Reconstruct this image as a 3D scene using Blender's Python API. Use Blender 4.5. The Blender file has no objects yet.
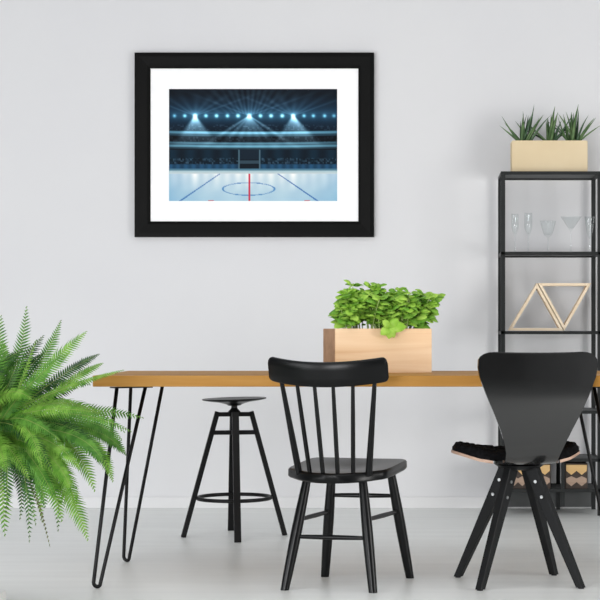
import bpy, bmesh, math, random
from mathutils import Vector, Matrix
PI = math.pi
scene = bpy.context.scene
COL = scene.collection
# ------------------------------------------------------------------ camera model (used once, to lay the room out)
CAMH, F, UX, VY = 0.915, 1700.0, 420.0, 331.0
def floor_pt(u, v):
    Y = F*CAMH/(v-VY)
    return Vector(((u-UX)*Y/F, Y, 0.0))
def at(u, v, Y):
    return Vector(((u-UX)*Y/F, Y, CAMH-(v-VY)*Y/F))

# ------------------------------------------------------------------ materials
def lin(c):
    return tuple(((x/255)/12.92 if x/255 <= .04045 else ((x/255+.055)/1.055)**2.4) for x in c)+(1,)
def new_mat(name):
    m = bpy.data.materials.new(name); m.use_nodes = True
    nt = m.node_tree
    return m, nt, nt.nodes['Principled BSDF']
def mat_noise(name, c1, c2, rough=.5, scale=8, stretch=(1,1,1), bump=0, metallic=0, spec=.5, detail=4, rough2=None):
    m, nt, b = new_mat(name)
    tc = nt.nodes.new('ShaderNodeTexCoord'); mp = nt.nodes.new('ShaderNodeMapping')
    mp.inputs['Scale'].default_value = stretch
    nz = nt.nodes.new('ShaderNodeTexNoise'); nz.inputs['Scale'].default_value = scale; nz.inputs['Detail'].default_value = detail
    rp = nt.nodes.new('ShaderNodeValToRGB')
    rp.color_ramp.elements[0].position = .3; rp.color_ramp.elements[1].position = .7
    rp.color_ramp.elements[0].color = lin(c1); rp.color_ramp.elements[1].color = lin(c2)
    L = nt.links.new
    L(tc.outputs['Object'], mp.inputs['Vector']); L(mp.outputs['Vector'], nz.inputs['Vector'])
    L(nz.outputs['Fac'], rp.inputs['Fac']); L(rp.outputs['Color'], b.inputs['Base Color'])
    b.inputs['Roughness'].default_value = rough; b.inputs['Metallic'].default_value = metallic
    b.inputs['Specular IOR Level'].default_value = spec
    if bump:
        bp = nt.nodes.new('ShaderNodeBump'); bp.inputs['Strength'].default_value = bump; bp.inputs['Distance'].default_value = .004
        L(nz.outputs['Fac'], bp.inputs['Height']); L(bp.outputs['Normal'], b.inputs['Normal'])
    if rough2 is not None:
        mr = nt.nodes.new('ShaderNodeMapRange'); mr.inputs['To Min'].default_value = rough; mr.inputs['To Max'].default_value = rough2
        L(nz.outputs['Fac'], mr.inputs['Value']); L(mr.outputs['Result'], b.inputs['Roughness'])
    return m
def mat_wood(name, c1, c2, c3, axis='x', rough=.45, grain=26, spec=.4):
    m, nt, b = new_mat(name); L = nt.links.new
    tc = nt.nodes.new('ShaderNodeTexCoord'); mp = nt.nodes.new('ShaderNodeMapping')
    st = {'x': (.06, 1, 1), 'z': (1, 1, .06), 'y': (1, .06, 1)}[axis]
    mp.inputs['Scale'].default_value = st
    nz = nt.nodes.new('ShaderNodeTexNoise'); nz.inputs['Scale'].default_value = grain; nz.inputs['Detail'].default_value = 6
    nz.inputs['Distortion'].default_value = .6
    n2 = nt.nodes.new('ShaderNodeTexNoise'); n2.inputs['Scale'].default_value = grain*.35; n2.inputs['Detail'].default_value = 3
    mx = nt.nodes.new('ShaderNodeMath'); mx.operation = 'ADD'
    hv = nt.nodes.new('ShaderNodeMath'); hv.operation = 'MULTIPLY'; hv.inputs[1].default_value = .5
    rp = nt.nodes.new('ShaderNodeValToRGB'); e = rp.color_ramp.elements
    e[0].position = .33; e[0].color = lin(c1); e[1].position = .68; e[1].color = lin(c3)
    k = e.new(.5); k.color = lin(c2)
    L(tc.outputs['Object'], mp.inputs['Vector'])
    L(mp.outputs['Vector'], nz.inputs['Vector']); L(mp.outputs['Vector'], n2.inputs['Vector'])
    L(nz.outputs['Fac'], mx.inputs[0]); L(n2.outputs['Fac'], mx.inputs[1]); L(mx.outputs[0], hv.inputs[0])
    L(hv.outputs[0], rp.inputs['Fac']); L(rp.outputs['Color'], b.inputs['Base Color'])
    b.inputs['Roughness'].default_value = rough; b.inputs['Specular IOR Level'].default_value = spec
    return m
def mat_leaf(name, c1, c2, scale=30, trans=.12, rough=.45):
    m, nt, b = new_mat(name); L = nt.links.new
    tc = nt.nodes.new('ShaderNodeTexCoord')
    nz = nt.nodes.new('ShaderNodeTexNoise'); nz.inputs['Scale'].default_value = scale
    rp = nt.nodes.new('ShaderNodeValToRGB')
    rp.color_ramp.elements[0].position = .35; rp.color_ramp.elements[1].position = .65
    rp.color_ramp.elements[0].color = lin(c1); rp.color_ramp.elements[1].color = lin(c2)
    L(tc.outputs['Object'], nz.inputs['Vector']); L(nz.outputs['Fac'], rp.inputs['Fac']); L(rp.outputs['Color'], b.inputs['Base Color'])
    b.inputs['Roughness'].default_value = rough; b.inputs['Specular IOR Level'].default_value = .2
    t = nt.nodes.new('ShaderNodeBsdfTranslucent'); L(rp.outputs['Color'], t.inputs['Color'])
    mx = nt.nodes.new('ShaderNodeMixShader'); mx.inputs[0].default_value = trans
    L(b.outputs[0], mx.inputs[1]); L(t.outputs[0], mx.inputs[2]); L(mx.outputs[0], nt.nodes['Material Output'].inputs['Surface'])
    return m

M = {}
M['wall'] = mat_noise('wall_paint', (216,216,218), (219,219,220), .9, 1.4, spec=.1)
M['wall_dark'] = mat_noise('unseen_wall_dark', (58,60,62), (64,66,68), .9, 1.4, spec=.1)
M['wall_side'] = mat_noise('unseen_wall_side', (120,122,124), (126,128,130), .9, 1.4, spec=.1)
M['trim'] = mat_noise('trim_paint', (217,217,218), (220,220,220), .5, 3, spec=.3)
M['floor'] = mat_noise('floor_paint', (226,228,226), (236,238,236), .28, 5, (.25, 2.6, 1), rough2=.45, spec=.4)
M['oak'] = mat_wood('table_oak', (150,104,42), (174,125,58), (190,144,78), 'x', .5, spec=.13)
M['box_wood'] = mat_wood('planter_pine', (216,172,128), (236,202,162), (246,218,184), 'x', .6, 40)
M['box_end_shade'] = mat_wood('planter_end_shade', (150,116,86), (168,132,100), (178,142,112), 'x', .6, 40)  # end grain, darkened further: shade on the box end put into the colour
M['pine'] = mat_wood('frame_pine', (222,200,168), (234,214,186), (240,224,200), 'x', .6, 30)
M['cream'] = mat_noise('cream_planter', (216,196,160), (222,204,170), .6, 5, spec=.2)
M['black_paint'] = mat_noise('black_paint', (8,9,10), (12,13,14), .3, 14, spec=.22)
M['black_leg'] = mat_noise('black_stain', (15,16,17), (25,26,27), .5, 20, (1,1,.15), spec=.2)
M['black_steel'] = mat_noise('black_steel', (12,12,13), (17,17,18), .42, 12, spec=.22)
M['shelf_steel'] = mat_noise('shelf_steel', (30,32,32), (38,40,40), .5, 12, spec=.2)
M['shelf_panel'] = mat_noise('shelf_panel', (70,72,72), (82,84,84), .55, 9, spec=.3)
M['shell'] = mat_noise('shell_lacquer', (9,9,9), (13,13,13), .4, 10, spec=.15)
_b = M['shell'].node_tree.nodes['Principled BSDF']; _b.inputs['Coat Weight'].default_value = 1; _b.inputs['Coat IOR'].default_value = 1.75; _b.inputs['Coat Roughness'].default_value = .12
M['ply'] = mat_noise('plywood_edge', (172,140,120), (204,172,152), .6, 18, (1,1,6))
M['fur'] = mat_noise('black_sheepskin', (8,8,9), (24,24,26), .95, 70, bump=.6, spec=.1)
M['bolt'] = mat_noise('bolt_steel', (150,152,152), (182,184,184), .35, 30, metallic=.8)
M['frame'] = mat_noise('frame_black', (5,5,5), (8,8,7), .5, 10, spec=.1)
M['mat'] = mat_noise('mat_board', (252,252,252), (255,255,255), .8, 20, spec=.1)
M['white'] = mat_noise('white_lacquer', (236,236,234), (242,242,240), .5, 5)
M['soil'] = mat_noise('soil', (40,30,22), (74,58,44), .95, 60, bump=.8)
M['crate'] = mat_noise('dark_box', (44,34,28), (62,50,42), .7, 14)
M['zig'] = mat_wood('zigzag_inlay', (190,150,96), (214,178,122), (230,198,148), 'x', .6, 30)
M['zig2'] = mat_wood('zigzag_inlay_dark', (136,112,94), (160,136,118), (178,154,134), 'x', .6, 30)
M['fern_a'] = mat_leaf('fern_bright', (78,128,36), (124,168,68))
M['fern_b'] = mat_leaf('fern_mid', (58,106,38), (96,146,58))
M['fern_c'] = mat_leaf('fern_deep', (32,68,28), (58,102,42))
M['fern_d'] = mat_leaf('fern_dry', (70,72,52), (104,100,70))
M['rachis'] = mat_noise('fern_stalk', (104,124,54), (132,146,72), .6, 20)
M['basil_a'] = mat_leaf('basil_bright', (140,190,62), (172,212,92), 24)
M['basil_b'] = mat_leaf('basil_mid', (102,158,52), (142,190,76), 24)
M['basil_stem'] = mat_noise('basil_stem', (150,178,96), (176,196,124), .6, 20)
M['aloe_a'] = mat_leaf('aloe_green', (78,108,68), (112,138,92), 20, .08)
M['aloe_b'] = mat_leaf('aloe_deep', (64,90,66), (92,118,86), 20, .08)
m, nt, b = new_mat('clear_glass')          # thin clear glass: mostly see-through, glossy at grazing angles
tr = nt.nodes.new('ShaderNodeBsdfTransparent'); tr.inputs['Color'].default_value = (.975,.985,.985,1)
gl = nt.nodes.new('ShaderNodeBsdfGlossy'); gl.inputs['Roughness'].default_value = .04
lw = nt.nodes.new('ShaderNodeLayerWeight'); pw = nt.nodes.new('ShaderNodeMath'); pw.operation = 'POWER'; pw.inputs[1].default_value = 3.5
ma = nt.nodes.new('ShaderNodeMath'); ma.operation = 'MULTIPLY_ADD'; ma.inputs[1].default_value = .5; ma.inputs[2].default_value = .035
nt.links.new(lw.outputs['Facing'], pw.inputs[0]); nt.links.new(pw.outputs[0], ma.inputs[0])
mx = nt.nodes.new('ShaderNodeMixShader'); nt.links.new(ma.outputs[0], mx.inputs[0])
nt.links.new(tr.outputs[0], mx.inputs[1]); nt.links.new(gl.outputs[0], mx.inputs[2]); nt.links.new(mx.outputs[0], nt.nodes['Material Output'].inputs['Surface'])
M['glass'] = m
m, nt, b = new_mat('printed_picture')
ca = nt.nodes.new('ShaderNodeVertexColor'); ca.layer_name = 'print'
nt.links.new(ca.outputs['Color'], b.inputs['Base Color']); b.inputs['Roughness'].default_value = .6; b.inputs['Specular IOR Level'].default_value = .1
M['print'] = m

# ------------------------------------------------------------------ mesh helpers
def obj(name, bm, mats, parent=None, smooth=False, matrix=None):
    bmesh.ops.recalc_face_normals(bm, faces=bm.faces)
    me = bpy.data.meshes.new(name); bm.to_mesh(me); bm.free()
    if not isinstance(mats, (list, tuple)): mats = [mats]
    for k in mats: me.materials.append(M[k])
    if smooth:
        for p in me.polygons: p.use_smooth = True
        if smooth is not True:
            try: me.set_sharp_from_angle(angle=smooth)
            except Exception: pass
    o = bpy.data.objects.new(name, me); COL.objects.link(o)
    if parent: o.parent = parent
    return o
def tag(o, label, cat, group=None):
    o['label'] = label; o['category'] = cat
    if group: o['group'] = group
    return o
def thing(name, label, cat, loc=(0,0,0), rotz=0, group=None):
    o = bpy.data.objects.new(name, None); COL.objects.link(o)
    o.location = loc; o.rotation_euler = (0,0,rotz); o.empty_display_size = .1
    return tag(o, label, cat, group)
def struct(name, bm, m):
    o = obj(name, bm, m); o['kind'] = 'structure'; return o
SH = math.radians(40)
def box(bm, lo, hi, bevel=0, mi=0, rot=None):
    x0,y0,z0 = lo; x1,y1,z1 = hi
    vs = [bm.verts.new(p) for p in ((x0,y0,z0),(x1,y0,z0),(x1,y1,z0),(x0,y1,z0),(x0,y0,z1),(x1,y0,z1),(x1,y1,z1),(x0,y1,z1))]
    fs = [bm.faces.new([vs[i] for i in q]) for q in ((0,3,2,1),(4,5,6,7),(0,1,5,4),(1,2,6,5),(2,3,7,6),(3,0,4,7))]
    for f in fs: f.material_index = mi
    if bevel:
        es = list({e for f in fs for e in f.edges})
        bmesh.ops.bevel(bm, geom=es, offset=bevel, segments=2, affect='EDGES', profile=.6)
    return bm
def frame_of(t, hint=Vector((0,0,1))):
    t = t.normalized()
    if abs(t.dot(hint)) > .97: hint = Vector((1,0,0))
    a = hint.cross(t).normalized(); return a, t.cross(a).normalized()
def tube(bm, pts, r, seg=12, closed=False, mi=0):
    pts = [Vector(p) for p in pts]; n = len(pts)
    rs = r if isinstance(r, (list, tuple)) else [r]*n
    rings = []; a = None
    for i, p in enumerate(pts):
        if closed: t = pts[(i+1) % n]-pts[i-1]
        else: t = pts[min(i+1,n-1)]-pts[max(i-1,0)]
        t.normalize()
        if a is None: a, b = frame_of(t)
        else:
            a = (a - t*a.dot(t)).normalized(); b = t.cross(a)
        rings.append([bm.verts.new(p+(a*math.cos(2*PI*k/seg)+b*math.sin(2*PI*k/seg))*rs[i]) for k in range(seg)])
    m = n if closed else n-1
    for i in range(m):
        A, B = rings[i], rings[(i+1) % n]
        for k in range(seg):
            f = bm.faces.new((A[k], A[(k+1)%seg], B[(k+1)%seg], B[k])); f.material_index = mi
    if not closed:
        for R in (rings[0], rings[-1]):
            f = bm.faces.new(R); f.material_index = mi
    return bm
def bar(bm, p0, p1, w, t, wdir, w1=None, t1=None, bevel=.002):
    """rectangular bar from p0 to p1, w along wdir, t across; may taper"""
    p0, p1 = Vector(p0), Vector(p1); d = (p1-p0).normalized()
    wd = Vector(wdir); wd = (wd-d*wd.dot(d)).normalized(); td = d.cross(wd)
    w1 = w if w1 is None else w1; t1 = t if t1 is None else t1
    vs = []
    for p, ww, tt in ((p0,w,t),(p1,w1,t1)):
        for sx, sy in ((-1,-1),(1,-1),(1,1),(-1,1)):
            vs.append(bm.verts.new(p+wd*sx*ww/2+td*sy*tt/2))
    fs = [bm.faces.new([vs[i] for i in q]) for q in ((0,3,2,1),(4,5,6,7),(0,1,5,4),(1,2,6,5),(2,3,7,6),(3,0,4,7))]
    if bevel:
        bmesh.ops.bevel(bm, geom=list({e for f in fs for e in f.edges}), offset=bevel, segments=2, affect='EDGES', profile=.6)
    return bm
def lathe(bm, prof, seg=32, c=(0,0,0), tilt=None):
    c = Vector(c); rings = []
    for r, z in prof:
        if r < 1e-6: rings.append([bm.verts.new(c+Vector((0,0,z)))])
        else: rings.append([bm.verts.new(c+Vector((r*math.cos(2*PI*k/seg), r*math.sin(2*PI*k/seg), z))) for k in range(seg)])
    for A, B in zip(rings, rings[1:]):
        for k in range(seg):
            k2 = (k+1) % seg
            if len(A) == 1 and len(B) == 1: continue
            if len(A) == 1: bm.faces.new((A[0], B[k2], B[k]))
            elif len(B) == 1: bm.faces.new((A[k], A[k2], B[0]))
            else: bm.faces.new((A[k], A[k2], B[k2], B[k]))
    for R in (rings[0], rings[-1]):
        if len(R) > 1: bm.faces.new(R)
    return bm
def plate(bm, outline, ztop, thick, bevel=.004, steps=6):
    """solid from a star-shaped outline, top height given by ztop(x,y)"""
    n = len(outline); cx = sum(p[0] for p in outline)/n; cy = sum(p[1] for p in outline)/n
    def ring(s, dz, inset=0):
        out = []
        for x, y in outline:
            dx, dy = x-cx, y-cy; l = math.hypot(dx, dy)
            k = s*(1-inset/l)
            px, py = cx+dx*k, cy+dy*k
            out.append(bm.verts.new((px, py, ztop(px, py)+dz)))
        return out
    R = [ring(i/steps, 0, bevel if i == steps else 0) for i in range(1, steps+1)]
    R += [ring(1, -bevel), ring(1, -thick+bevel), ring(1, -thick, bevel)]
    R += [ring(i/steps, -thick) for i in range(steps-1, 0, -1)]
    for A, B in zip(R, R[1:]):
        for k in range(n): bm.faces.new((A[k], A[(k+1)%n], B[(k+1)%n], B[k]))
    t = bm.verts.new((cx, cy, ztop(cx, cy))); u = bm.verts.new((cx, cy, ztop(cx, cy)-thick))
    for k in range(n):
        bm.faces.new((t, R[0][(k+1)%n], R[0][k])); bm.faces.new((u, R[-1][k], R[-1][(k+1)%n]))
    return bm
def bez(p0, p1, p2, n):
    p0, p1, p2 = Vector(p0), Vector(p1), Vector(p2)
    return [p0*(1-t)**2+p1*2*t*(1-t)+p2*t*t for t in [i/(n-1) for i in range(n)]]
def crom(pts, n):
    """Catmull-Rom through pts"""
    P = [Vector(p) for p in pts]; P = [P[0]*2-P[1]]+P+[P[-1]*2-P[-2]]; out = []
    for i in range(1, len(P)-2):
        for j in range(n):
            t = j/n; a, b, c, d = P[i-1], P[i], P[i+1], P[i+2]
            out.append(.5*((2*b)+(c-a)*t+(2*a-5*b+4*c-d)*t*t+(3*b-a-3*c+d)*t**3))
    out.append(P[-2]); return out
B = bmesh.new

# ------------------------------------------------------------------ the setting
WY = 8.785
bm = B(); box(bm, (-4.75,-2.65,-.12), (4.55,WY+.15,0)); struct('floor', bm, 'floor')
bm = B(); box(bm, (-4.75,WY,0), (4.55,WY+.15,3.0)); struct('wall_back', bm, 'wall')
bm = B(); box(bm, (-4.75,-2.65,0), (4.55,-2.5,3.6)); struct('unseen_wall_front', bm, 'wall_dark')  # unseen wall, added dark so the shell chair's back reflects darkness
bm = B(); box(bm, (-4.75,-2.65,0), (-4.6,WY+.15,3.0)); struct('unseen_wall_left', bm, 'wall_side')  # unseen wall, added to darken reflections at the chair's sides
bm = B(); box(bm, (4.4,-2.65,0), (4.55,WY+.15,3.0)); struct('unseen_wall_right', bm, 'wall_side')  # unseen, added for the same darker reflections as the left one
bm = B(); box(bm, (-4.6,WY-.013,0), (4.4,WY,.058), .003); struct('baseboard_back', bm, 'trim')

# ------------------------------------------------------------------ framed picture
px = lambda u, Y=WY: (u-UX)*Y/F
pz = lambda v, Y=WY: CAMH-(v-VY)*Y/F
def make_picture():
    YF = WY-.032
    x0, x1, z1, z0 = px(134.5,YF), px(374,YF), pz(52.5,YF), pz(237,YF)
    cx, cz = (x0+x1)/2, (z0+z1)/2
    root = thing('framed_picture', 'black framed ice hockey arena print with wide white mat on the wall', 'picture', (cx, WY, cz))
    W, H = (x1-x0)/2, (z1-z0)/2; fw = 15.7*YF/F
    bm = B()
    prof = [(0,-.032),(fw*.25,-.034),(fw*.82,-.031),(fw,-.026),(fw,-.004),(0,-.004)]
    rings = []
    for sx, sz in ((-1,-1),(1,-1),(1,1),(-1,1)):
        rings.append([bm.verts.new((sx*(W-a), y, sz*(H-a))) for a, y in prof])
    for i in range(4):
        A, Bq = rings[i], rings[(i+1)%4]
        for k in range(len(prof)): bm.faces.new((A[k], A[(k+1)%len(prof)], Bq[(k+1)%len(prof)], Bq[k]))
    obj('frame', bm, 'frame', root)
    bm = B(); box(bm, (-W+.02,-.003,-H+.02), (W-.02,-.0005,H-.02)); obj('backing_board', bm, 'crate', root)
    # mat with a window
    YM = WY-.02
    a0, a1, c1, c0 = px(169,YM)-cx, px(337.2,YM)-cx, pz(89,YM)-cz, pz(201,YM)-cz
    bm = B(); w2, h2 = W-fw+.006, H-fw+.006
    O = [(-w2,-h2),(w2,-h2),(w2,h2),(-w2,h2)]; I = [(a0,c0),(a1,c0),(a1,c1),(a0,c1)]; V = []
    for y in (-.0205,-.0185):
        V.append([bm.verts.new((x,y,z)) for x,z in O]); V.append([bm.verts.new((x,y,z)) for x,z in I])
    for k in range(4):
        j = (k+1)%4
        bm.faces.new((V[0][k],V[0][j],V[1][j],V[1][k])); bm.faces.new((V[2][k],V[3][k],V[3][j],V[2][j]))
        bm.faces.new((V[1][k],V[1][j],V[3][j],V[3][k])); bm.faces.new((V[0][k],V[2][k],V[2][j],V[0][j]))
    obj('mat_board', bm, 'mat', root)
    # the print, a fine grid coloured per vertex
    NX, NY = 270, 180
    rnd = random.Random(4)
    crowd = {}
    lamps = [(20,38,.5),(53,38,.7),(86,37,1.5),(121,38,.8),(155,38,.9),(190,38,.8),(224,38,1.0),(260,37,1.4),(296,38,.9),(330,38,1.0),(366,38,1.0),(401,37,1.3),(436,38,.6),(466,38,.6),(502,38,.6),(532,38,.45)]
    def colour(x, y):                       # x 0..545, y 0..363 down: a floodlit ice rink
        r, g, b_ = 5, 12, 20
        s, t = x-16, y
        if y < 258:
            # roof haze and trusses
            h = max(0, 1-abs(y-88)/70); r += 14*h; g += 38*h; b_ += 56*h
            if y < 82:
                ang = math.atan2(y-140, x-260); q = .5+.5*math.sin(ang*46); k = .10+.22*q*max(0,1-abs(x-262)/210)
                r += 70*k; g += 90*k; b_ += 105*k
            for lx, ly, p in lamps:
                d = math.hypot(x-lx, (y-88)*1.05)
                k = p*(1.5*math.exp(-(d/5.5)**2)+.24*math.exp(-(d/19)**2))
                r += 130*k; g += 205*k; b_ += 225*k
            for lx, up, dirs in ((86,0,(-.62,-.36,-.12,.16,.42,.68)),(260,0,(-1.5,-.9,-.4,0,.4,.8,1.5)),(401,0,(-.55,-.2,.12,.38,.62,.85))):
                dy = y-88
                if dy > 0:
                    for sl in dirs:
                        dd = (x-lx-sl*dy)/(3.5+.13*dy); k = .55*math.exp(-dd*dd)*max(0,1-dy/112)
                        r += 150*k; g += 190*k; b_ += 205*k
                elif dy > -86:
                    for sl in (-2.6,-1.5,-.7,.1,.8,1.6,2.8):
                        dd = (x-lx+sl*dy)/(4+.16*-dy); k = .2*math.exp(-dd*dd)*max(0,1+dy/92)
                        r += 120*k; g += 165*k; b_ += 190*k
            # balcony fascias, gently sagging
            sag = 5*(1-((x-272)/272)**2)
            for yy, hw, p in ((140,2.6,.95),(148,1.4,.4),(174,2.2,.7),(183,2.4,.95),(190,1,.35)):
                d = abs(y-(yy+sag*.6)); 
                if d < hw+3:
                    k = p*(1 if d < hw else 1-(d-hw)/3)*(.72+.28*math.cos((x-272)/170)); r += 112*k; g += 172*k; b_ += 192*k
            if 155 < y < 172 or 116 < y < 134 or 222 < y < 244:      # rows of seated crowd
                key = (int(x/5), int(y/5))
                v = crowd.setdefault(key, rnd.random())
                k = max(0, v-.55)*(120 if y > 200 else 70); r += k*.8; g += k*.9; b_ += k
                if y > 200 and v < .4: r *= .5; g *= .5; b_ *= .5
            if 196 < y < 258: 
                k = 14+10*math.sin(x/9.)*(.5 if y < 226 else .2); r += k*.45; g += k*1.5; b_ += k*2.0
            if y > 243:
                k = 1+.25*math.sin(x/4); r += 20*k; g += 40*k; b_ += 58*k
            # tunnel and board in the middle
            if 226 < x < 296 and 196 < y < 258:
                r, g, b_ = 14, 26, 36
                if y < 226 and 230 < x < 292: r, g, b_ = 20, 36, 50
                if 230 < y < 240: r, g, b_ = 52, 74, 88
                if x < 230 or x > 292: r, g, b_ = 80, 112, 128
        elif y < 274:
            k = (y-258)/16; r, g, b_ = 150+70*k, 196+34*k, 208+24*k
            if y < 263: r, g, b_ = 84, 132, 156
        else:
            k = min(1, (y-274)/89); r, g, b_ = 214-26*k, 234-12*k, 242-4*k
            # lamp reflections in the ice
            for lx, ly, p in lamps:
                w = math.exp(-((x-lx)/12)**2)*max(0, 1-k*1.5)*.22*p; r += 200*w; g += 130*w; b_ += 90*w
            w = .5+.5*math.sin(x/13.+2*math.sin(y/17.)); r -= 8*w; g -= 6*w; b_ -= 3*w
            e = abs(x-272)/272; r -= 36*e**3; g -= 22*e**3; b_ -= 10*e**3
            # lines
            for sgn in (-1, 1):
                lx = 259+sgn*(100+(y-278)*1.47)
                d = abs(x-lx)
                if d < 2.4+.02*(y-278): r, g, b_ = 62, 122, 190
            d = abs(math.hypot((x-258)/83, (y-322)/20)-1)
            if d < (.04 if abs((x-258)/83) > .55 else .075): r, g, b_ = 92, 150, 206
            if abs(x-260) < 2.8: r, g, b_ = 214, 56, 84
            if y > 358 and (128 < x < 146 or 438 < x < 456): r, g, b_ = 200, 70, 80
        return r*.93, g*.93, b_*.93
    bm = B()
    lay = bm.loops.layers.color.new('print') if False else None
    g = [[bm.verts.new((a0-.004+(a1-a0+.008)*i/NX, -.0181, c1+.004-(c1-c0+.008)*j/NY)) for i in range(NX+1)] for j in range(NY+1)]
    for j in range(NY):
        for i in range(NX): bm.faces.new((g[j][i], g[j+1][i], g[j+1][i+1], g[j][i+1]))
    cols = []
    for j in range(NY+1):
        for i in range(NX+1):
            c = colour(545*i/NX, 363*j/NY); cols.append(lin([max(0,min(255,q)) for q in c]))
    bm.verts.index_update()
    me = bpy.data.meshes.new('print'); bm.to_mesh(me); bm.free()
    at_ = me.color_attributes.new('print', 'FLOAT_COLOR', 'POINT')
    for k, c in enumerate(cols): at_.data[k].color = c
    me.materials.append(M['print'])
    o = bpy.data.objects.new('print', me); COL.objects.link(o); o.parent = root
    o['label'] = 'print of a floodlit ice rink'
make_picture()

# ------------------------------------------------------------------ table
def make_table():
    YF, YR = 6.02, 6.76
    X0, X1 = px(92.5,YF), .79
    ZT, TH = .757, .0395
    cx, cy = (X0+X1)/2, (YF+YR)/2
    root = thing('dining_table', 'long oak topped table on black hairpin legs', 'table', (cx, cy, 0))
    bm = B(); box(bm, (X0-cx,YF-cy,ZT-TH), (X1-cx,YR-cy,ZT), .003); obj('tabletop', bm, 'oak', root)
    c = Vector((cx, cy, 0)); r = .0068; zb = ZT-TH
    def hairpin(foot, outer, inner):
        foot, outer, inner = Vector(foot)-c, Vector(outer)-c, Vector(inner)-c
        lg = B()
        do, di = (outer-foot), (inner-foot)
        side = (di.normalized()-do.normalized()).normalized()
        R = .013; base = foot+Vector((0,0,r+R))
        pts = [outer]
        a = base-side*R; b_ = base+side*R
        pts.append(outer.lerp(a, .5))
        dn = Vector((0,0,-1))
        for k in range(9):
            th = PI*k/8
            pts.append(base-side*R*math.cos(th)+dn*R*math.sin(th))
        pts.append(inner.lerp(b_, .5)); pts.append(inner)
        tube(lg, pts, r, 10)
        o = obj('leg', lg, 'black_steel', root, True)
        bp = B()
        mid = (outer+inner)/2; d = (inner-outer); ln = d.length
        bar(bp, mid-d.normalized()*(ln/2+.018)+Vector((0,0,-.002)), mid+d.normalized()*(ln/2+.018)+Vector((0,0,-.002)), .05, .004, d.cross(Vector((0,0,1))), bevel=.001)
        obj('mounting_plate', bp, 'black_steel', o)
    def top(u, Y): return (px(u,Y), Y, zb-.004)
    hairpin(floor_pt(97,588.5), top(117,6.11), top(145.5,6.17))
    hairpin(floor_pt(126.5,562), top(131,6.66), top(163,6.60))
    hairpin((.765,6.05,0), top(617,6.11), top(594,6.17))
    hairpin((.765,6.73,0), top(605,6.66), top(574,6.60))
    return ZT
ZT = make_table()

# ------------------------------------------------------------------ stool
def make_stool():
    Yc = 7.58
    root = thing('round_stool', 'black round stool with a foot ring standing behind the table', 'stool', ((234.3-UX)*Yc/F, Yc, 0), math.radians(10))
    bm = B()
    prof = [(0,-.004),(.04,-.003),(.09,.001),(.125,.006),(.138,.009),(.1425,.0085),(.1435,.006),(.141,.0025),(.11,-.0035),(.07,-.009),(.035,-.018),(.028,-.024),(0,-.024)]
    lathe(bm, prof, 40)
    s = obj('seat', bm, 'black_paint', root, math.radians(50)); s.location = (0,0,.607); s.rotation_euler = (0, math.radians(-1.5), 0)
    bm = B(); lathe(bm, [(0,.50),(.0135,.50),(.0135,.585),(0,.585)], 20)
    for k in range(5): pass
    obj('screw_post', bm, 'black_steel', root, SH)
    bm = B(); lathe(bm, [(0,.45),(.02,.45),(.02,.545),(.028,.553),(.026,.558),(.016,.568),(.0145,.572),(0,.572)], 24)
    obj('hub', bm, 'black_steel', root, SH)
    for z, rr in ((.544,.078),(.463,.1)):
        bm = B()
        for a in (0, PI/2):
            d = Vector((math.cos(a), math.sin(a), 0)); q = .0008*(a > 0)
            bar(bm, d*-rr+Vector((0,0,z+q)), d*rr+Vector((0,0,z+q)), .019, .03, (0,0,1))
        obj('cross_brace', bm, 'black_steel', root)
    for k in range(4):
        a = k*PI/2; d = Vector((math.cos(a), math.sin(a), 0))
        bm = B(); tdir = Vector((-d.y, d.x, 0))
        bar(bm, d*.0745+Vector((0,0,.556)), d*.2255+Vector((0,0,.0)), .03, .022, tdir, bevel=.002)
        obj('leg', bm, 'black_steel', root)
    bm = B(); tube(bm, [(.163*math.cos(2*PI*k/48), .163*math.sin(2*PI*k/48), .172) for k in range(48)], .0085, 10, True)
    obj('foot_ring', bm, 'black_steel', root, True)
make_stool()

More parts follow.
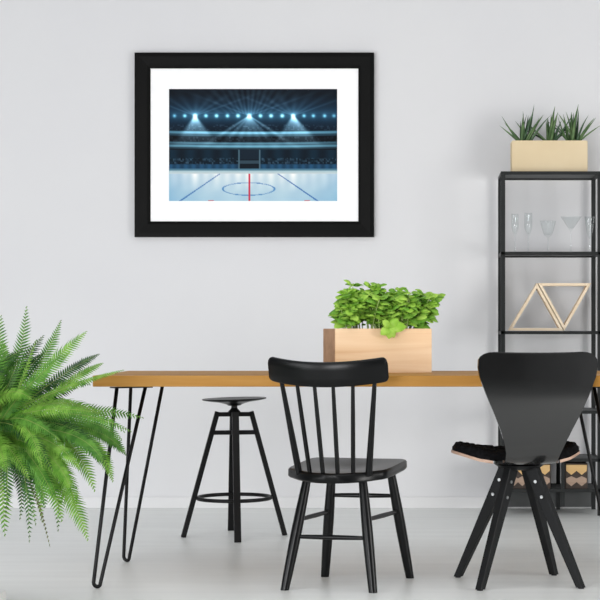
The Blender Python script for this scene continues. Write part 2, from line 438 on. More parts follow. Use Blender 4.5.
# ------------------------------------------------------------------ spindle-back chair
def make_spindle_chair():
    C0 = Vector((-.26, 6.15, 0)); rot = math.radians(-15)
    root = thing('spindle_chair', 'black spindle-back wooden chair pulled up at the near side of the table', 'chair', C0, rot)
    Ri = Matrix.Rotation(-rot, 3, 'Z')
    loc = lambda p: Ri @ (Vector(p)-C0)
    ztop = lambda x, y: .432+.055*max(-.24,min(.2,y)) - .014*math.exp(-((x/.11)**2+((y-.0)/.13)**2))
    out = []
    for k in range(-8, 9):
        x = .172*k/8; out.append((x, -.252+4.0*x*x))
    out += [(.183,-.122),(.19,-.112),(.196,-.09),(.199,-.03),(.199,.06),(.198,.13),(.194,.165),(.18,.184),(.155,.193)]
    for k in range(1, 6): out.append((.155-.31*k/6, .193+.004*math.sin(PI*k/6)))
    out += [(-.155,.193),(-.18,.184),(-.195,.165),(-.198,.13),(-.199,.06),(-.199,-.03),(-.196,-.09),(-.19,-.112),(-.183,-.122)]
    out = [(x*(.9 if x > .178 else 1 if x < .1 else 1-.1*(x-.1)/.078), y) for x, y in out]
    bm = B(); plate(bm, out, ztop, .034, .006, 8); obj('seat', bm, 'black_paint', root, math.radians(45))
    feet = [loc(floor_pt(284.7,590)), loc(floor_pt(373,592.6)), loc(floor_pt(325,576.6)), loc(floor_pt(410,578))]
    tops = [Vector((-.112,-.125,0)), Vector((.088,-.11,0)), Vector((-.10,.12,0)), Vector((.115,.148,0))]
    legs = []
    for f, t in zip(feet, tops):
        f = Vector((f.x, f.y, 0)); t = Vector((t.x, t.y, ztop(t.x, t.y)-.026)); legs.append((f, t))
        bm = B(); pts = [f.lerp(t, k/8) for k in range(9)]
        tube(bm, pts, [.0155,.0168,.018,.019,.0195,.019,.0178,.0165,.0145], 16)
        # cut the foot flat on the floor
        for v in bm.verts:
            if v.co.z < .012: v.co.z = 0
        obj('leg', bm, 'black_paint', root, SH)
    def onleg(i, z):
        f, t = legs[i]; return f.lerp(t, z/t.z)
    for i, j, z in ((0,1,.186),(0,2,.245),(1,3,.249),(2,3,.307)):
        a, b_ = onleg(i,z), onleg(j,z); bm = B()
        tube(bm, [a.lerp(b_, k/6) for k in range(7)], [.0065,.0078,.0085,.009,.0085,.0078,.0065], 12)
        obj('stretcher', bm, 'black_paint', root, SH)
    # crest rail: bowed board
    N = 44; xc, hw = .002, .215
    bm = B(); rows = []
    tilt = Vector((0,-.24,1)).normalized()
    def railpt(s, h, side):
        x = xc+s*hw; bow = .062*s*s
        base = Vector((x, -.288+bow, .722+.02*s*s))
        n = Vector((-2*.062*s/hw, 1, .24)).normalized()
        return base+tilt*h+n*side
    for i in range(N+1):
        s = math.sin(PI/2*(-1+2*i/N)); s = s*.75+.25*(-1+2*i/N); e = 1-abs(s)
        cr = max(0, 1-e/.07); sh = 1-math.sqrt(max(0,1-cr*cr)); ht = .087-.02*sh; hb = .012*sh
        hb += 0; t = .009
        rows.append([bm.verts.new(railpt(s, h, sd)) for h, sd in ((hb,-t+.003),(hb+.003,-t),(hb+.03,-t),(ht-.03,-t),(ht-.004,-t),(ht,-t+.004),(ht,t-.004),(ht-.004,t),(hb+.003,t),(hb,t-.003))])
    n = 10
    for A, Bq in zip(rows, rows[1:]):
        for k in range(n): bm.faces.new((A[k],A[(k+1)%n],Bq[(k+1)%n],Bq[k]))
    bm.faces.new(rows[0]); bm.faces.new(rows[-1])
    obj('crest_rail', bm, 'black_paint', root, math.radians(50))
    rb = [-.125,-.073,-.02,.033,.083,.13]; rt = [-.166,-.1,-.032,.036,.104,.175]
    for k, (a, b_) in enumerate(zip(rb, rt)):
        y = -.228+3.2*a*a; p0 = Vector((a, y, ztop(a,y)-.012)); p1 = railpt((b_-xc)/hw, .012, 0)
        outer = k in (0,5)
        rs = [.0125,.012,.0112,.010,.0088,.0075] if outer else [.0078,.008,.008,.0078,.0072,.0066]
        bm = B(); tube(bm, [p0.lerp(p1, q/5) for q in range(6)], rs, 12); obj('spindle', bm, 'black_paint', root, SH)
make_spindle_chair()

# ------------------------------------------------------------------ shell chair with a sheepskin
def make_shell_chair():
    C0 = Vector((.362, 6.18, 0)); rot = math.radians(12)
    root = thing('shell_chair', 'black moulded shell chair with splayed bolted legs beside the shelf', 'chair', C0, rot)
    Ri = Matrix.Rotation(-rot, 3, 'Z')
    # (y, z, half width, sideways curl)  from the top of the back to the front of the seat
    K = [(-.247,.842,.157),(-.2475,.8405,.179),(-.248,.836,.195),(-.2485,.828,.207),(-.249,.815,.2155),(-.2495,.79,.217),(-.2495,.755,.211),(-.2485,.70,.190),(-.246,.66,.173),(-.238,.615,.152),(-.223,.565,.129),(-.205,.52,.111),(-.184,.485,.100),(-.158,.458,.096),(-.128,.446,.100),(-.098,.441,.124),(-.07,.440,.168),(-.045,.44,.198),(-.01,.439,.226),(.04,.439,.238),(.10,.441,.233),(.15,.445,.217),(.185,.448,.20),(.207,.447,.178),(.217,.446,.15)]
    n = len(K); W = 20; T = .0105
    P = [Vector((0,y,z)) for y, z, w in K]
    def surf(i, s):
        y, z, w = K[i]
        t = (P[min(i+1,n-1)]-P[max(i-1,0)]).normalized(); nn = Vector((0,-t.z,t.y))   # towards the sitter / up
        if nn.z < 0 and i > n//2: nn = -nn
        if i <= n//2 and nn.y < 0: nn = -nn
        seatness = min(1, max(0, (y+.15)/.12))
        curl = .006*(1-seatness)*(w/.2)**2*s*s + .034*seatness*(w/.23)**2*s*s
        dip = -.004*(1-s*s)*max(0, (z-.82)/.022) if i < 6 else 0
        return Vector((s*w, y, z+dip))+nn*curl, nn
    bm = B(); topg, botg = [], []
    for i in range(n):
        ra, rb_ = [], []
        for j in range(W+1):
            s = -1+2*j/W; p, nn = surf(i, s)
            ra.append(bm.verts.new(p+nn*T/2)); rb_.append(bm.verts.new(p-nn*T/2))
        topg.append(ra); botg.append(rb_)
    for i in range(n-1):
        for j in range(W):
            bm.faces.new((topg[i][j],topg[i][j+1],topg[i+1][j+1],topg[i+1][j]))
            bm.faces.new((botg[i][j],botg[i+1][j],botg[i+1][j+1],botg[i][j+1]))
    for i in range(n-1):
        for j in (0, W):
            f = bm.faces.new((topg[i][j],topg[i+1][j],botg[i+1][j],botg[i][j]))
            if K[i][0] > -.11: f.material_index = 1
    for i in (0, n-1):
        for j in range(W):
            f = bm.faces.new((topg[i][j],topg[i][j+1],botg[i][j+1],botg[i][j])); f.material_index = 1 if i else 0
    o = obj('seat_shell', bm, ['shell','ply'], root, math.radians(55))
    o['label'] = 'black moulded shell with bare plywood edge at the seat'
    bm = B(); lathe(bm, [(0,.412),(.05,.412),(.075,.42),(.09,.43),(0,.4335)], 28); obj('hub_plate', bm, 'black_leg', root, SH)
    feet = [floor_pt(458,577.3), floor_pt(480,590.5), floor_pt(554,575.3), floor_pt(581,588.5)]
    for fp in feet:
        f = Ri @ (fp-C0); d = Vector((f.x, f.y, 0)).normalized(); f = Vector((f.x,f.y,0))
        t = d*.048+Vector((0,0,.428)); td = Vector((-d.y,d.x,0))
        lg = B(); bar(lg, t, f, .05, .03, d, .03, .026, .003)
        for v in lg.verts:
            if v.co.z < .02: v.co.z = max(.004, v.co.z*.3)
        o = obj('leg', lg, 'black_leg', root)
        for z in (.372,.318):
            for sd in (-1, 1):
                q = t.lerp(f, (.428-z)/.428)
                bb = B(); tube(bb, [q+td*sd*.0135, q+td*sd*.0175], .0058, 12); obj('bolt', bb, 'bolt', o)
        ft = B(); tube(ft, [f+Vector((0,0,.0)), f+Vector((0,0,.008))], .011, 12); obj('foot_pad', ft, 'black_steel', o)
    # sheepskin lying on the seat: a thing of its own
    rnd = random.Random(8)
    pad = thing('sheepskin_pad', 'black shaggy sheepskin draped over the seat of the shell chair', 'seat pad', C0+Matrix.Rotation(rot,3,'Z')@Vector((0,.06,.452)), rot)
    bm = B(); i0 = 15; rows_t, rows_b = [], []
    def ease(i, s):
        x = (i-i0)/(n-1-i0); return x
    NI, NJ = 34, 44
    def surf_f(fi, s):
        i = int(fi); i = min(max(i,0), n-2); t = fi-i
        a, na = surf(i, s); b_, nb = surf(i+1, s); return a.lerp(b_, t), na.lerp(nb, t).normalized()
    org = Vector((0,.06,.452))
    for a in range(NI+1):
        fi = i0+.3+(n-1-i0-.9)*a/NI; rt, rb_ = [], []
        for j in range(NJ+1):
            s = (-1+2*j/NJ); p, nn = surf_f(fi, s*.985); nn = nn if nn.z > 0 else -nn
            ed = min(1, (1-abs(s))/.14)*min(1, a/3.5)*min(1,(NI-a)/4)
            th = (.004+.024*math.sqrt(max(0,ed)))+rnd.uniform(-.0035,.0045)*(ed > 0)
            if abs(s) > .9: th += .006
            rt.append(bm.verts.new(p+nn*(T/2+.0015+th)-org)); rb_.append(bm.verts.new(p+nn*(T/2+.0012)-org))
        rows_t.append(rt); rows_b.append(rb_)
    for G, fl in ((rows_t,0),(rows_b,1)):
        for a in range(NI):
            for j in range(NJ): bm.faces.new((G[a][j],G[a][j+1],G[a+1][j+1],G[a+1][j]))
    for a in range(NI):
        for j in (0,NJ): bm.faces.new((rows_t[a][j],rows_t[a+1][j],rows_b[a+1][j],rows_b[a][j]))
    for j in range(NJ):
        for a in (0,NI): bm.faces.new((rows_t[a][j],rows_t[a][j+1],rows_b[a][j+1],rows_b[a][j]))
    # tufts of wool
    for q in range(500):
        a = rnd.randrange(1, NI); j = rnd.randrange(0, NJ+1); p = rows_t[a][j].co.copy()
        d = Vector((rnd.uniform(-1,1), rnd.uniform(-1,1), rnd.uniform(.2,1))).normalized()
        if j < 3: d.x = -abs(d.x)
        if j > NJ-3: d.x = abs(d.x)
        l = rnd.uniform(.003,.006); sidev = d.cross(Vector((rnd.random(),rnd.random(),.3))).normalized()*.003
        va = bm.verts.new(p+sidev-d*.002); vb = bm.verts.new(p-sidev-d*.002); vc = bm.verts.new(p+d*l+Vector((0,0,-.002)))
        bm.faces.new((va,vb,vc))
    obj('fleece', bm, 'fur', pad)
make_shell_chair()

# ------------------------------------------------------------------ shelf unit
SF, SR = 8.43, 8.73
SX0, SX1 = (503-UX)*SF/F, (599.6-UX)*SF/F
LEV = [1.706,1.308,.915,.521,.283,.132]
def make_shelf():
    cx, cy = (SX0+SX1)/2, (SF+SR)/2
    root = thing('shelf_unit', 'tall open black metal shelf unit against the wall at right', 'shelf', (cx, cy, 0))
    hx, hy = (SX1-SX0)/2, (SR-SF)/2; p = .0105
    for sx in (-1,1):
        for sy in (-1,1):
            bm = B(); box(bm, (sx*hx-p, sy*hy-p, 0), (sx*hx+p, sy*hy+p, LEV[0]-.016), .0015); obj('post', bm, 'shelf_steel', root)
    for k, z in enumerate(LEV):
        bm = B(); h = .016
        for sy in (-1,1): box(bm, (-hx-p, sy*hy-p, z-h), (hx+p, sy*hy+p, z), .0015)
        for sx in (-1,1): box(bm, (sx*hx-p, -hy+p, z-h), (sx*hx+p, hy-p, z), .0015)
        o = obj('shelf_frame', bm, 'shelf_steel', root)
        bm = B(); box(bm, (-hx+p, -hy+p, z-.009), (hx-p, hy-p, z-.0005)); obj('shelf_panel', bm, 'shelf_panel', o)
    bm = B(); box(bm, (-hx+p, hy-.006, .012), (hx-p, hy+.004, LEV[5]-.016)); obj('baseboard_shade', bm, 'shelf_panel', root)  # added grey sheet standing in for shade on the baseboard
    for sy in (-1,1):
        bm = B(); x = .709-cx; box(bm, (x-.009, sy*(hy-.008)-.009, .0 if sy > 0 else .045), (x+.009, sy*hy+.009, LEV[4]-.016), .0015)
        obj('divider_post', bm, 'shelf_steel', root)
make_shelf()

# triangle frames
def make_triangle(name, label, pts_uv, Y, depth, group):
    P3 = [at(u, v, Y) for u, v in pts_uv]
    c = Vector((sum(p.x for p in P3)/3, Y+depth/2, min(p.z for p in P3)))
    root = thing(name, label, 'frame', c, 0, group)
    P = [p-c for p in P3]; n2 = [Vector((p.x, p.z)) for p in P]
    cen = sum(n2, Vector((0,0)))/3
    t = .0128
    def inner(i):
        a, b_, d = n2[i], n2[(i+1)%3], n2[(i-1)%3]
        e1, e2 = (b_-a).normalized(), (d-a).normalized(); bis = (e1+e2).normalized(); half = e1.angle(e2)/2
        return a+bis*(t/math.sin(half))
    inn = [inner(i) for i in range(3)]
    for i in range(3):
        j = (i+1)%3; bm = B(); V = []
        for y in (-depth/2, depth/2):
            V.append([bm.verts.new((q.x, y, q.y)) for q in (n2[i], n2[j], inn[j], inn[i])])
        for k in range(4): bm.faces.new((V[0][k],V[0][(k+1)%4],V[1][(k+1)%4],V[1][k]))
        bm.faces.new(V[0]); bm.faces.new(V[1])
        obj('side_board', bm, 'pine', root)
make_triangle('triangle_frame', 'pale wooden triangle frame standing point up on the black shelf', [(508.5,330.6),(563.5,330.6),(537,283)], 8.47, .1, 'triangle frames on the shelf')
make_triangle('triangle_frame', 'pale wooden triangle frame standing point down on the black shelf', [(564.3,330.6),(591.3,283.2),(538.0,283.2)], 8.47, .1, 'triangle frames on the shelf')

# glasses
def make_glass(u, Y, z0, prof_out, label, t=.0012):
    o = thing('x', label, 'glass', ((u-UX)*Y/F, Y, z0), 0, 'glasses on the shelf')
    return o
def glass(name, u, Y, prof, label):
    z0 = LEV[1]
    bm = B(); lathe(bm, prof, 28)
    o = obj(name, bm, 'glass', None, True); o.location = ((u-UX)*Y/F, Y, z0)
    tag(o, label, 'glass', 'glasses on the shelf')
def stemware(rim_r, bowl_h, stem_h, shape, foot_r, belly=1.0):
    out = [(0,0.0005),(foot_r,.0005),(foot_r,.002),(foot_r*.5,.004),(.004,.008),(.0032,.02),(.0032,stem_h-.01),(.0045,stem_h)]
    N = 10; outer = []
    for k in range(1, N+1):
        q = k/N
        r = rim_r*(shape(q)); outer.append((max(r,.005), stem_h+bowl_h*q))
    inner = [(max(.0005,r-.0014), z) for r, z in outer[::-1]]
    inner = [(r, z) for r, z in inner if z > stem_h+.012]
    return out+outer+inner+[(0, stem_h+.010)]
fl = lambda q: min(1, (.35+1.6*q))*(1 if q < .6 else 1-.10*(q-.6)) if q < 1 else .95
glass('champagne_flute', 515, 8.56, stemware(.0185,.112,.085,fl,.026), 'slim clear champagne flute nearest the left post of the shelf')
glass('champagne_flute', 528.3, 8.58, stemware(.0205,.118,.085,fl,.027), 'clear champagne flute second from the left post, beside the wide coupe')
glass('wine_coupe', 548, 8.55, stemware(.041,.083,.078,lambda q: math.sqrt(min(1,q*.9+.1)),.032), 'clear round bowled coupe glass in the middle of the glass row')
glass('martini_glass', 571, 8.55, stemware(.053,.07,.112,lambda q: .1+.9*q,.035), 'wide clear cone shaped martini glass on the shelf')
glass('tulip_glass', 589.5, 8.52, stemware(.025,.12,.06,lambda q: (math.sqrt(q)*1.0 if q < .6 else .78+.22*(q-.6)/.4+ .0),.03), 'stout clear tulip glass nearest the right post of the shelf')

# patterned boxes
def make_crate(u0, u1, label):
    Y0 = 8.45; x0, x1 = (u0-UX)*Y0/F, (u1-UX)*Y0/F; h = .125; d = .14; c = Vector(((x0+x1)/2, Y0+d/2, LEV[5])); w = (x1-x0)/2
    root = thing('storage_box', label, 'box', c, 0, 'patterned boxes on the lowest shelf')
    bm = B(); t = .006
    box(bm, (-w,-d/2,0), (w,d/2,t)); box(bm, (-w,-d/2,t), (w,-d/2+t,h)); box(bm, (-w,d/2-t,t), (w,d/2,h))
    box(bm, (-w,-d/2+t,t), (-w+t,d/2-t,h)); box(bm, (w-t,-d/2+t,t), (w,d/2-t,h)); obj('body', bm, 'crate', root)
    for row, (zb, mt) in enumerate(((.068,'zig'),(.012,'zig2'))):
        bm = B(); nseg = 4; a = w*.94; tops = []; 
        up = [(-a+2*a*k/nseg, zb+.038+(.012 if k%2 else 0)) for k in range(nseg+1)]
        lo = [(-a+2*a*k/nseg, zb+(.02 if k%2 == 0 else 0)) for k in range(nseg+1)]
        if row == 0: up = [(x, zb+.05) for x, z in up]
        F_, K_ = [], []
        for L_, out in ((up, 0), (lo, 0)):
            F_.append([bm.verts.new((x,-d/2-.002,z)) for x, z in L_]); K_.append([bm.verts.new((x,-d/2-.0001,z)) for x, z in L_])
        for k in range(nseg):
            bm.faces.new((F_[1][k],F_[1][k+1],F_[0][k+1],F_[0][k])); bm.faces.new((K_[1][k],K_[0][k],K_[0][k+1],K_[1][k+1]))
            bm.faces.new((F_[0][k],F_[0][k+1],K_[0][k+1],K_[0][k])); bm.faces.new((F_[1][k],K_[1][k],K_[1][k+1],F_[1][k+1]))
        for k in (0,nseg): bm.faces.new((F_[0][k],F_[1][k],K_[1][k],K_[0][k]))
        o = obj('zigzag_band', bm, mt, root)
        if row: o['label'] = 'darker greyish wood zigzag band'
make_crate(509, 527, 'dark box with wood zigzag seen between the legs of the shell chair')
make_crate(529, 550.5, 'dark box with wood zigzag beside the left side of the divider post')
make_crate(565.5, 587.5, 'dark box with wood zigzag right of the divider post, by the right post')

# ------------------------------------------------------------------ planters
def open_box(bm, w, d, h, t, bev=.002):
    """open-topped box, w x d footprint centred, base at z=0"""
    O = [(-w/2,-d/2),(w/2,-d/2),(w/2,d/2),(-w/2,d/2)]; I = [(-w/2+t,-d/2+t),(w/2-t,-d/2+t),(w/2-t,d/2-t),(-w/2+t,d/2-t)]
    a = [bm.verts.new((x,y,0)) for x,y in O]; b_ = [bm.verts.new((x,y,h)) for x,y in O]
    c = [bm.verts.new((x,y,h)) for x,y in I]; e = [bm.verts.new((x,y,t)) for x,y in I]
    bm.faces.new(a); bm.faces.new(e)
    for k in range(4):
        j = (k+1)%4
        bm.faces.new((a[k],a[j],b_[j],b_[k])); bm.faces.new((b_[k],b_[j],c[j],c[k])); bm.faces.new((c[k],c[j],e[j],e[k]))
    if bev: bmesh.ops.bevel(bm, geom=[q for q in bm.edges if (q.verts[0].co.z > h-1e-5 and q.verts[1].co.z > h-1e-5) or abs(q.verts[0].co.z-q.verts[1].co.z) > h*.9 or (q.verts[0].co.z < 1e-5 and q.verts[1].co.z < 1e-5)], offset=bev, segments=2, affect='EDGES')
def aloe_leaf(bm, base, az, lean, L, w, bend, mi):
    d = Vector((math.cos(az), math.sin(az), 0)); sd = Vector((-d.y, d.x, 0)); N = 8; p = Vector(base); el = lean; rings = []
    for k in range(N+1):
        q = k/N; ww = w*(1-.15*q)*(1-q**2.2)+.0006
        t = d*math.cos(el)+Vector((0,0,1))*math.sin(el); up = -d*math.sin(el)+Vector((0,0,1))*math.cos(el)
        rings.append([bm.verts.new(p+sd*ww*.5+up*ww*.14), bm.verts.new(p+up*ww*.02), bm.verts.new(p-sd*ww*.5+up*ww*.14), bm.verts.new(p-up*ww*.3)])
        p = p+t*L/N; el -= bend/N
    for A, Bq in zip(rings, rings[1:]):
        for k in range(4):
            f = bm.faces.new((A[k],A[(k+1)%4],Bq[(k+1)%4],Bq[k])); f.material_index = mi
    bm.faces.new(rings[0]); bm.faces.new(rings[-1])
def make_aloe():
    Y = 8.5; x0, x1 = (511.8-UX)*Y/F, (587.6-UX)*Y/F; w = x1-x0; h = .162; d = .13
    root = thing('aloe_planter', 'cream box planter of spiky aloes on top of the black shelf', 'planter', ((x0+x1)/2, Y+d/2, LEV[0]))
    bm = B(); open_box(bm, w, d, h, .008, .003); obj('planter_box', bm, 'cream', root, SH)
    bm = B(); box(bm, (-w/2+.009,-d/2+.009,h-.05), (w/2-.009,d/2-.009,h-.012)); obj('soil', bm, 'soil', root)
    rnd = random.Random(12)
    for xc, n in ((-.118,17),(.005,15),(.122,18)):
        for q in range(n):
            az = rnd.uniform(0, 2*PI) if q > 6 else (rnd.choice((0,PI))+rnd.uniform(-.6,.6)-.2)
            lean = math.radians(rnd.uniform(62,88)) if q > 6 else math.radians(rnd.uniform(38,66))
            L = rnd.uniform(.125,.19) if q > 6 else rnd.uniform(.15,.2)
            if q in (8,): L = .215
            bm = B(); aloe_leaf(bm, (xc+rnd.uniform(-.022,.022), rnd.uniform(-.02,.02), h-.02), az, lean, L, rnd.uniform(.019,.026), math.radians(rnd.uniform(-18,26)), 0)
            obj('aloe_leaf', bm, rnd.choice(('aloe_a','aloe_a','aloe_b')), root, True)
make_aloe()

def basil_leaf(bm, p, d, nrm, L, mi):
    d = d.normalized(); sd = d.cross(nrm).normalized(); nrm = sd.cross(d).normalized(); N = 6; rows = []
    for k in range(N+1):
        q = k/N; w = L*.38*math.sin(PI*min(1,q**.78))**.62 if 0 < q < 1 else 0.0005
        c = p+d*L*q+nrm*(L*.16*math.sin(PI*q)-L*.12*q*q)
        rows.append([bm.verts.new(c-sd*w-nrm*w*.35), bm.verts.new(c-sd*w*.5+nrm*w*.1), bm.verts.new(c-nrm*w*.12), bm.verts.new(c+sd*w*.5+nrm*w*.1), bm.verts.new(c+sd*w-nrm*w*.35)])
    for A, Bq in zip(rows, rows[1:]):
        for k in range(4):
            f = bm.faces.new((A[k],A[k+1],Bq[k+1],Bq[k])); f.material_index = mi
def make_basil():
    th = math.radians(18.5); Y0 = 6.345
    fl_ = Vector(((335-UX)*Y0/F, Y0, ZT)); w, d, h = .382, .168, .167
    ex, ey = Vector((math.cos(th), math.sin(th), 0)), Vector((-math.sin(th), math.cos(th), 0))
    root = thing('basil_planter', 'wooden box planter of bushy green basil on the oak table', 'planter', fl_+ex*w/2+ey*d/2, th)
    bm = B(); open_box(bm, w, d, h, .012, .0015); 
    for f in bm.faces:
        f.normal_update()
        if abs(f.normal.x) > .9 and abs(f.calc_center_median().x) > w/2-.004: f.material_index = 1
    obj('planter_box', bm, ['box_wood','box_end_shade'], root)
    bm = B(); box(bm, (-w/2+.0125,-d/2+.0125,h-.06), (w/2-.0125,d/2-.0125,h-.015)); obj('soil', bm, 'soil', root)
    rnd = random.Random(5)
    spots = [(-.128,-.03),(-.075,.03),(-.022,-.035),(.036,.03),(.093,-.03),(.148,.02)]
    for si, (sx, sy) in enumerate(spots):
        pl = B(); st = B()
        ns = 13
        for q in range(ns):
            b0 = Vector((sx+rnd.uniform(-.025,.025), sy+rnd.uniform(-.03,.03), h-.02))
            hgt = rnd.uniform(.075,.165)*(1.1 if q % 5 == 0 else 1)*(.9 if si in (0,) else 1)*(.86 if si == 5 else 1)
            lx = rnd.uniform(-.03,.03)+(.012 if si == 0 else 0)+(.045 if si == 5 else 0); ly = rnd.uniform(-.06,.05)
            p2 = b0+Vector((lx, ly, hgt)); p1 = b0+Vector((lx*.25, ly*.25, hgt*.6))
            c = bez(b0, p1, p2, 8); tube(st, c, [.0022-.0001*k for k in range(8)], 6)
            for k in (2,3,4,5,6,7):
                base = c[k]; a0 = rnd.uniform(0, 2*PI)+k*PI/2; tip = k/7
                m = 2 if k < 7 else 5
                if k == 2 and rnd.random() < .5: continue
                for j in range(m):
                    a = a0+2*PI*j/m+rnd.uniform(-.4,.4); el = rnd.uniform(-.35,.45) if k < 7 else rnd.uniform(.0,.7)
                    dd = Vector((math.cos(a)*math.cos(el), math.sin(a)*math.cos(el), math.sin(el)))
                    nn = Vector((rnd.uniform(-.4,.4), rnd.uniform(-.95,.0), 1))
                    L = rnd.uniform(.036,.056)*(.75 if k == 7 else 1)*(.55 if k == 2 else 1)
                    p = base+dd*.006
                    basil_leaf(pl, p, dd, nn, L, 0 if rnd.random() < .4+.3*tip else 1)
        o = obj('basil_plant', st, 'basil_stem', root, True)
        obj('basil_leaves', pl, ['basil_a','basil_b'], o, True)
    # the sprig that hangs over the front edge
    st = B(); pl = B()
    p0 = Vector((.012,-.06,h-.02)); pe = Vector((.018,-d/2-.02,h+.004))
    tube(st, bez(p0, Vector((.014,-.07,h+.04)), pe, 8), .0022, 6)
    for a, el, L in ((-2.7,-.5,.05),(-.4,.1,.062),(-2.0,-1.1,.045),(-1.0,-1.0,.042),(-2.4,.55,.045),(-1.4,-.3,.03),(-.7,.75,.045)):
        dd = Vector((math.cos(a)*math.cos(el), -.35, math.sin(el))); basil_leaf(pl, pe, dd, Vector((0,-1,.45)), L, 0)
    o = obj('basil_sprig', st, 'basil_stem', root, True); o['label'] = 'bright sprig hanging over the front edge'
    obj('basil_leaves', pl, ['basil_a','basil_b'], o, True)
make_basil()

# ------------------------------------------------------------------ fern on its white stand
def make_fern():
    Yc = 5.56; xc = (-25-UX)*Yc/F
    st = thing('plant_stand', 'white pedestal plant stand under the big fern, at the left edge', 'plant stand', (xc, Yc, 0))
    bm = B(); box(bm, (-.40,-.19,0), (-.039,.196,.038), .004)
    for v in bm.verts: v.co.x += .094
    obj('base', bm, 'white', st)
    bm = B(); lathe(bm, [(0,.0385),(.035,.0385),(.028,.06),(.026,.36),(.05,.385),(0,.385)], 24); obj('column', bm, 'white', st, SH)
    bm = B(); lathe(bm, [(0,.3855),(.09,.3855),(.095,.39),(.095,.398),(.09,.402),(0,.402)], 32); obj('top_plate', bm, 'white', st, SH)
    zc = .60
    root = thing('potted_fern', 'large bushy green fern in a white pot at the left edge', 'potted plant', (xc, Yc, .4022))
    dz = zc-.4022
    bm = B(); lathe(bm, [(0,0),(.07,0),(.075,.004),(.11,dz-.03),(.118,dz-.028),(.118,dz-.01),(.11,dz-.01),(.106,dz-.03),(0,dz-.03)], 32); obj('pot', bm, 'white', root, SH)
    bm = B(); lathe(bm, [(0,dz-.0295),(.1055,dz-.0295),(.05,dz-.018),(0,dz-.012)], 24); obj('soil', bm, 'soil', root, True)
    org = Vector((xc, Yc, .4022))
    rnd = random.Random(21)
    def frond(p0, p1, p2, W, mat, npair=30, start=.1, dens=1.0, up=Vector((0,0,1)), stalk=.0016, curl=.25, full=False):
        N = 40; c = bez(p0, p1, p2, N+1); bm = B()
        ln = sum((c[i+1]-c[i]).length for i in range(N)); npair = int(ln*(1-start)/.0096); gap = ln*(1-start)/npair
        tube(bm, c[::2], [stalk*(1-.7*k/(N/2)) for k in range(N//2+1)], 5)
        for k in range(npair):
            q = start+(1-start)*(k+.5)/npair; fi = q*N; i = min(int(fi), N-1); p = c[i].lerp(c[i+1], fi-i)
            t = (c[min(i+1,N)]-c[max(i-1,0)]).normalized()
            side = t.cross(up)
            if side.length < .2: side = t.cross(Vector((.5,-.6,.6)))
            side.normalize(); nrm = side.cross(t).normalized()
            if nrm.dot(up) < 0: nrm = -nrm
            prof = min(1, (q-start+.04)/.16)**.6*(1-max(0,(q-(.66 if full else .54))/(.34 if full else .46))**2.2)
            l0 = W*prof+.002
            wd = gap*(.84 if full else .74)*min(1, .5+.5*prof+.1)
            for sg in (-1,1):
                l = l0*rnd.uniform(.9,1.08); d = (side*sg+t*(.28+.35*q)-nrm*rnd.uniform(.05,.3)).normalized()
                off = t*(.0015*sg)
                a = p+off; m = a+d*l*.45+nrm*.0015; e = a+d*l-nrm*l*curl*rnd.uniform(.4,1.2)+t*l*.12
                v = [bm.verts.new(a-t*wd*.5), bm.verts.new(a+t*wd*.6), bm.verts.new(m+t*wd*.62), bm.verts.new(m-t*wd*.42), bm.verts.new(e)]
                f1 = bm.faces.new((v[0],v[1],v[2],v[3])); f2 = bm.faces.new((v[3],v[2],v[4]))
                f1.material_index = f2.material_index = 1
        return obj('frond', bm, ['rachis', mat], root)
    def px3(u, v, Y): return at(u, v, Y)-org
    crown = lambda: Vector((rnd.uniform(-.05,.11), rnd.uniform(-.06,.06), dz-.02))
    # fronds that stand out in the photograph: (control, tip, depth, width, material)
    KEY = [((22,392),(26.5,306),5.6,.036,'fern_b',26),((2,390),(1,315),5.5,.036,'fern_b',26),((40,380),(61,320),5.7,.03,'fern_b',24),
           ((38,370),(87,331),5.5,.04,'fern_a',30),((60,372),(99,354),5.75,.026,'fern_c',28),((66,378),(103,363),5.6,.024,'fern_a',26),
           ((60,385),(124,370),5.45,.016,'fern_a',30),((64,398),(144,418),5.6,.03,'fern_b',32),((84,402),(122,440),5.55,.036,'fern_b',30),
           ((95,400),(113,482),5.5,.034,'fern_a',30),((70,410),(95,492),5.4,.036,'fern_a',30),((58,440),(88,541),5.38,.042,'fern_a',30),
           ((48,440),(62,522),5.33,.042,'fern_a',30),((28,450),(50,547),5.5,.008,'fern_d',26),((22,440),(36,526),5.55,.026,'fern_b',26),
           ((-2,440),(5,537),5.4,.036,'fern_a',28),((6,430),(30,481),5.25,.028,'fern_a',28),((50,420),(80,470),5.3,.036,'fern_a',28),
           ((-4,420),(6,472),5.2,.040,'fern_a',24),((18,395),(36,340),5.55,.012,'fern_a',16),((96,408),(126,455),5.7,.032,'fern_b',28),
           ((10,400),(60,440),5.2,.034,'fern_b',28),((30,400),(92,412),5.3,.034,'fern_a',30),((20,385),(70,352),5.35,.036,'fern_b',28),
           ((60,395),(132,432),5.35,.026,'fern_b',30),((20,420),(58,505),5.3,.036,'fern_b',28),((30,440),(20,520),5.6,.030,'fern_c',26),((62,425),(76,508),5.36,.04,'fern_a',30),((40,440),(45,508),5.42,.038,'fern_b',30),((80,415),(103,462),5.33,.036,'fern_b',30),((52,430),(70,488),5.28,.04,'fern_a',30),
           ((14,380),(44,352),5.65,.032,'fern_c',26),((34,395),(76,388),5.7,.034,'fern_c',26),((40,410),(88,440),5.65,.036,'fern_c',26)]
    for (cu, cv), (tu, tv), Y, W, mt, npair in KEY:
        p2 = px3(tu, tv, Y); p1 = px3(cu, cv, (Y+Yc)/2); p0 = crown()
        frond(p0, p1, p2, W*1.02, mt, npair, up=Vector((rnd.uniform(-.35,.35),-.9,rnd.uniform(.25,.6))).normalized(), full=tv > 440 and W > .03)
    NR = 72
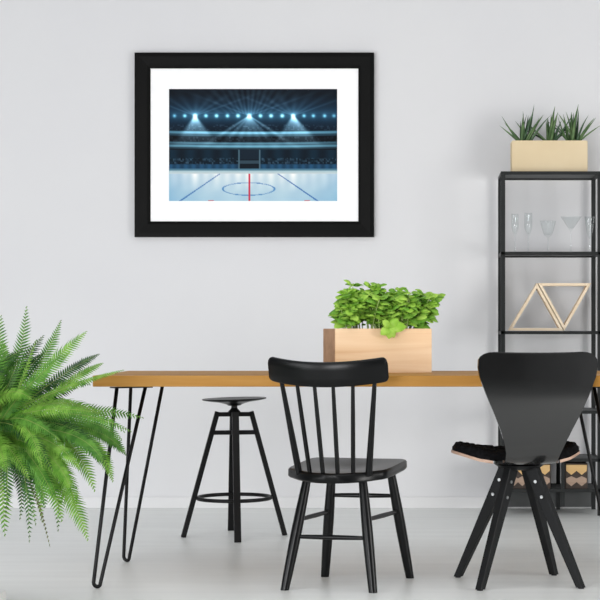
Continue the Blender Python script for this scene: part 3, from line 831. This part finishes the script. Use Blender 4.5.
    for k in range(NR):
        az = 2*PI*k*.618+rnd.uniform(-.2,.2); kind = k % 4
        d = Vector((math.cos(az), math.sin(az), 0)); L = rnd.uniform(.34,.46)
        if kind == 0: e = d*rnd.uniform(.08,.24)+Vector((0,0,rnd.uniform(.24,.33))); c1 = d*.05+Vector((0,0,.2))
        elif kind == 1: e = d*rnd.uniform(.28,.42)+Vector((0,0,rnd.uniform(.0,.18))); c1 = d*.17+Vector((0,0,.2))
        elif kind == 2: e = d*rnd.uniform(.30,.44)+Vector((0,0,rnd.uniform(-.22,-.02))); c1 = d*.24+Vector((0,0,.12))
        else: e = d*rnd.uniform(.16,.32)+Vector((0,0,rnd.uniform(-.36,-.14))); c1 = d*.25+Vector((0,0,.06))
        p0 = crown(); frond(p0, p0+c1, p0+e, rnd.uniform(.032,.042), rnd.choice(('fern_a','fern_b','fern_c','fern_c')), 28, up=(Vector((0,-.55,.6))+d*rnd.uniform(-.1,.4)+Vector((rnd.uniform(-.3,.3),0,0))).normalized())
make_fern()

# ------------------------------------------------------------------ light, camera
w = bpy.data.worlds.new('daylight'); scene.world = w; w.use_nodes = True
bg = w.node_tree.nodes['Background']; bg.inputs['Color'].default_value = (.97,.985,1,1); bg.inputs['Strength'].default_value = .44
def area(name, loc, target, sx, sy, power, col=(1,1,1)):
    l = bpy.data.lights.new(name, 'AREA'); l.shape = 'RECTANGLE'; l.size = sx; l.size_y = sy; l.energy = power; l.color = col
    o = bpy.data.objects.new(name, l); COL.objects.link(o); o.location = loc
    o.rotation_euler = (Vector(target)-Vector(loc)).to_track_quat('-Z','Y').to_euler(); return o
area('offscreen_light', (4.3, 4.9, .85), (-.6, 8.2, .0), 3.4, 1.6, 165, (1,.985,.965))  # stands in for a window inferred at the right; no opening built
area('offscreen_light', (-4.5, 4.2, .85), (.2, 8.2, .0), 4.0, 1.6, 120, (.955,.97,1))  # added unseen fill from the left, evens out the wall brightness
area('offscreen_light', (-2.0, -2.4, .95), (-.4, 8.7, .2), 4.6, 1.9, 470, (.985,.985,1))  # added unseen fill behind the camera, lights wall and shelf frontally
area('overhead_fill', (-.6, 4.4, 3.4), (-.6, 4.41, 0), 3.6, 2.6, 40, (.985,.99,1))  # added unseen fill from above, brightens floor and lower wall
cam = bpy.data.cameras.new('camera'); co = bpy.data.objects.new('camera', cam); COL.objects.link(co)
co.location = (0,0,CAMH); co.rotation_euler = (PI/2,0,0)
cam.sensor_fit = 'HORIZONTAL'; cam.sensor_width = 36; cam.lens = 36*F/600
cam.shift_x = -(UX-300)/600; cam.shift_y = (VY-300)/600
cam.clip_start = .05
scene.camera = co
vs = scene.view_settings
scene.display_settings.display_device = 'sRGB'
vs.view_transform = 'Standard'; vs.look = 'None'; vs.exposure = .16; vs.gamma = 1; vs.use_curve_mapping = False
scene.cycles.use_denoising = True
scene.cycles.max_bounces = 8; scene.cycles.transparent_max_bounces = 12
scene.cycles.caustics_reflective = False; scene.cycles.caustics_refractive = False
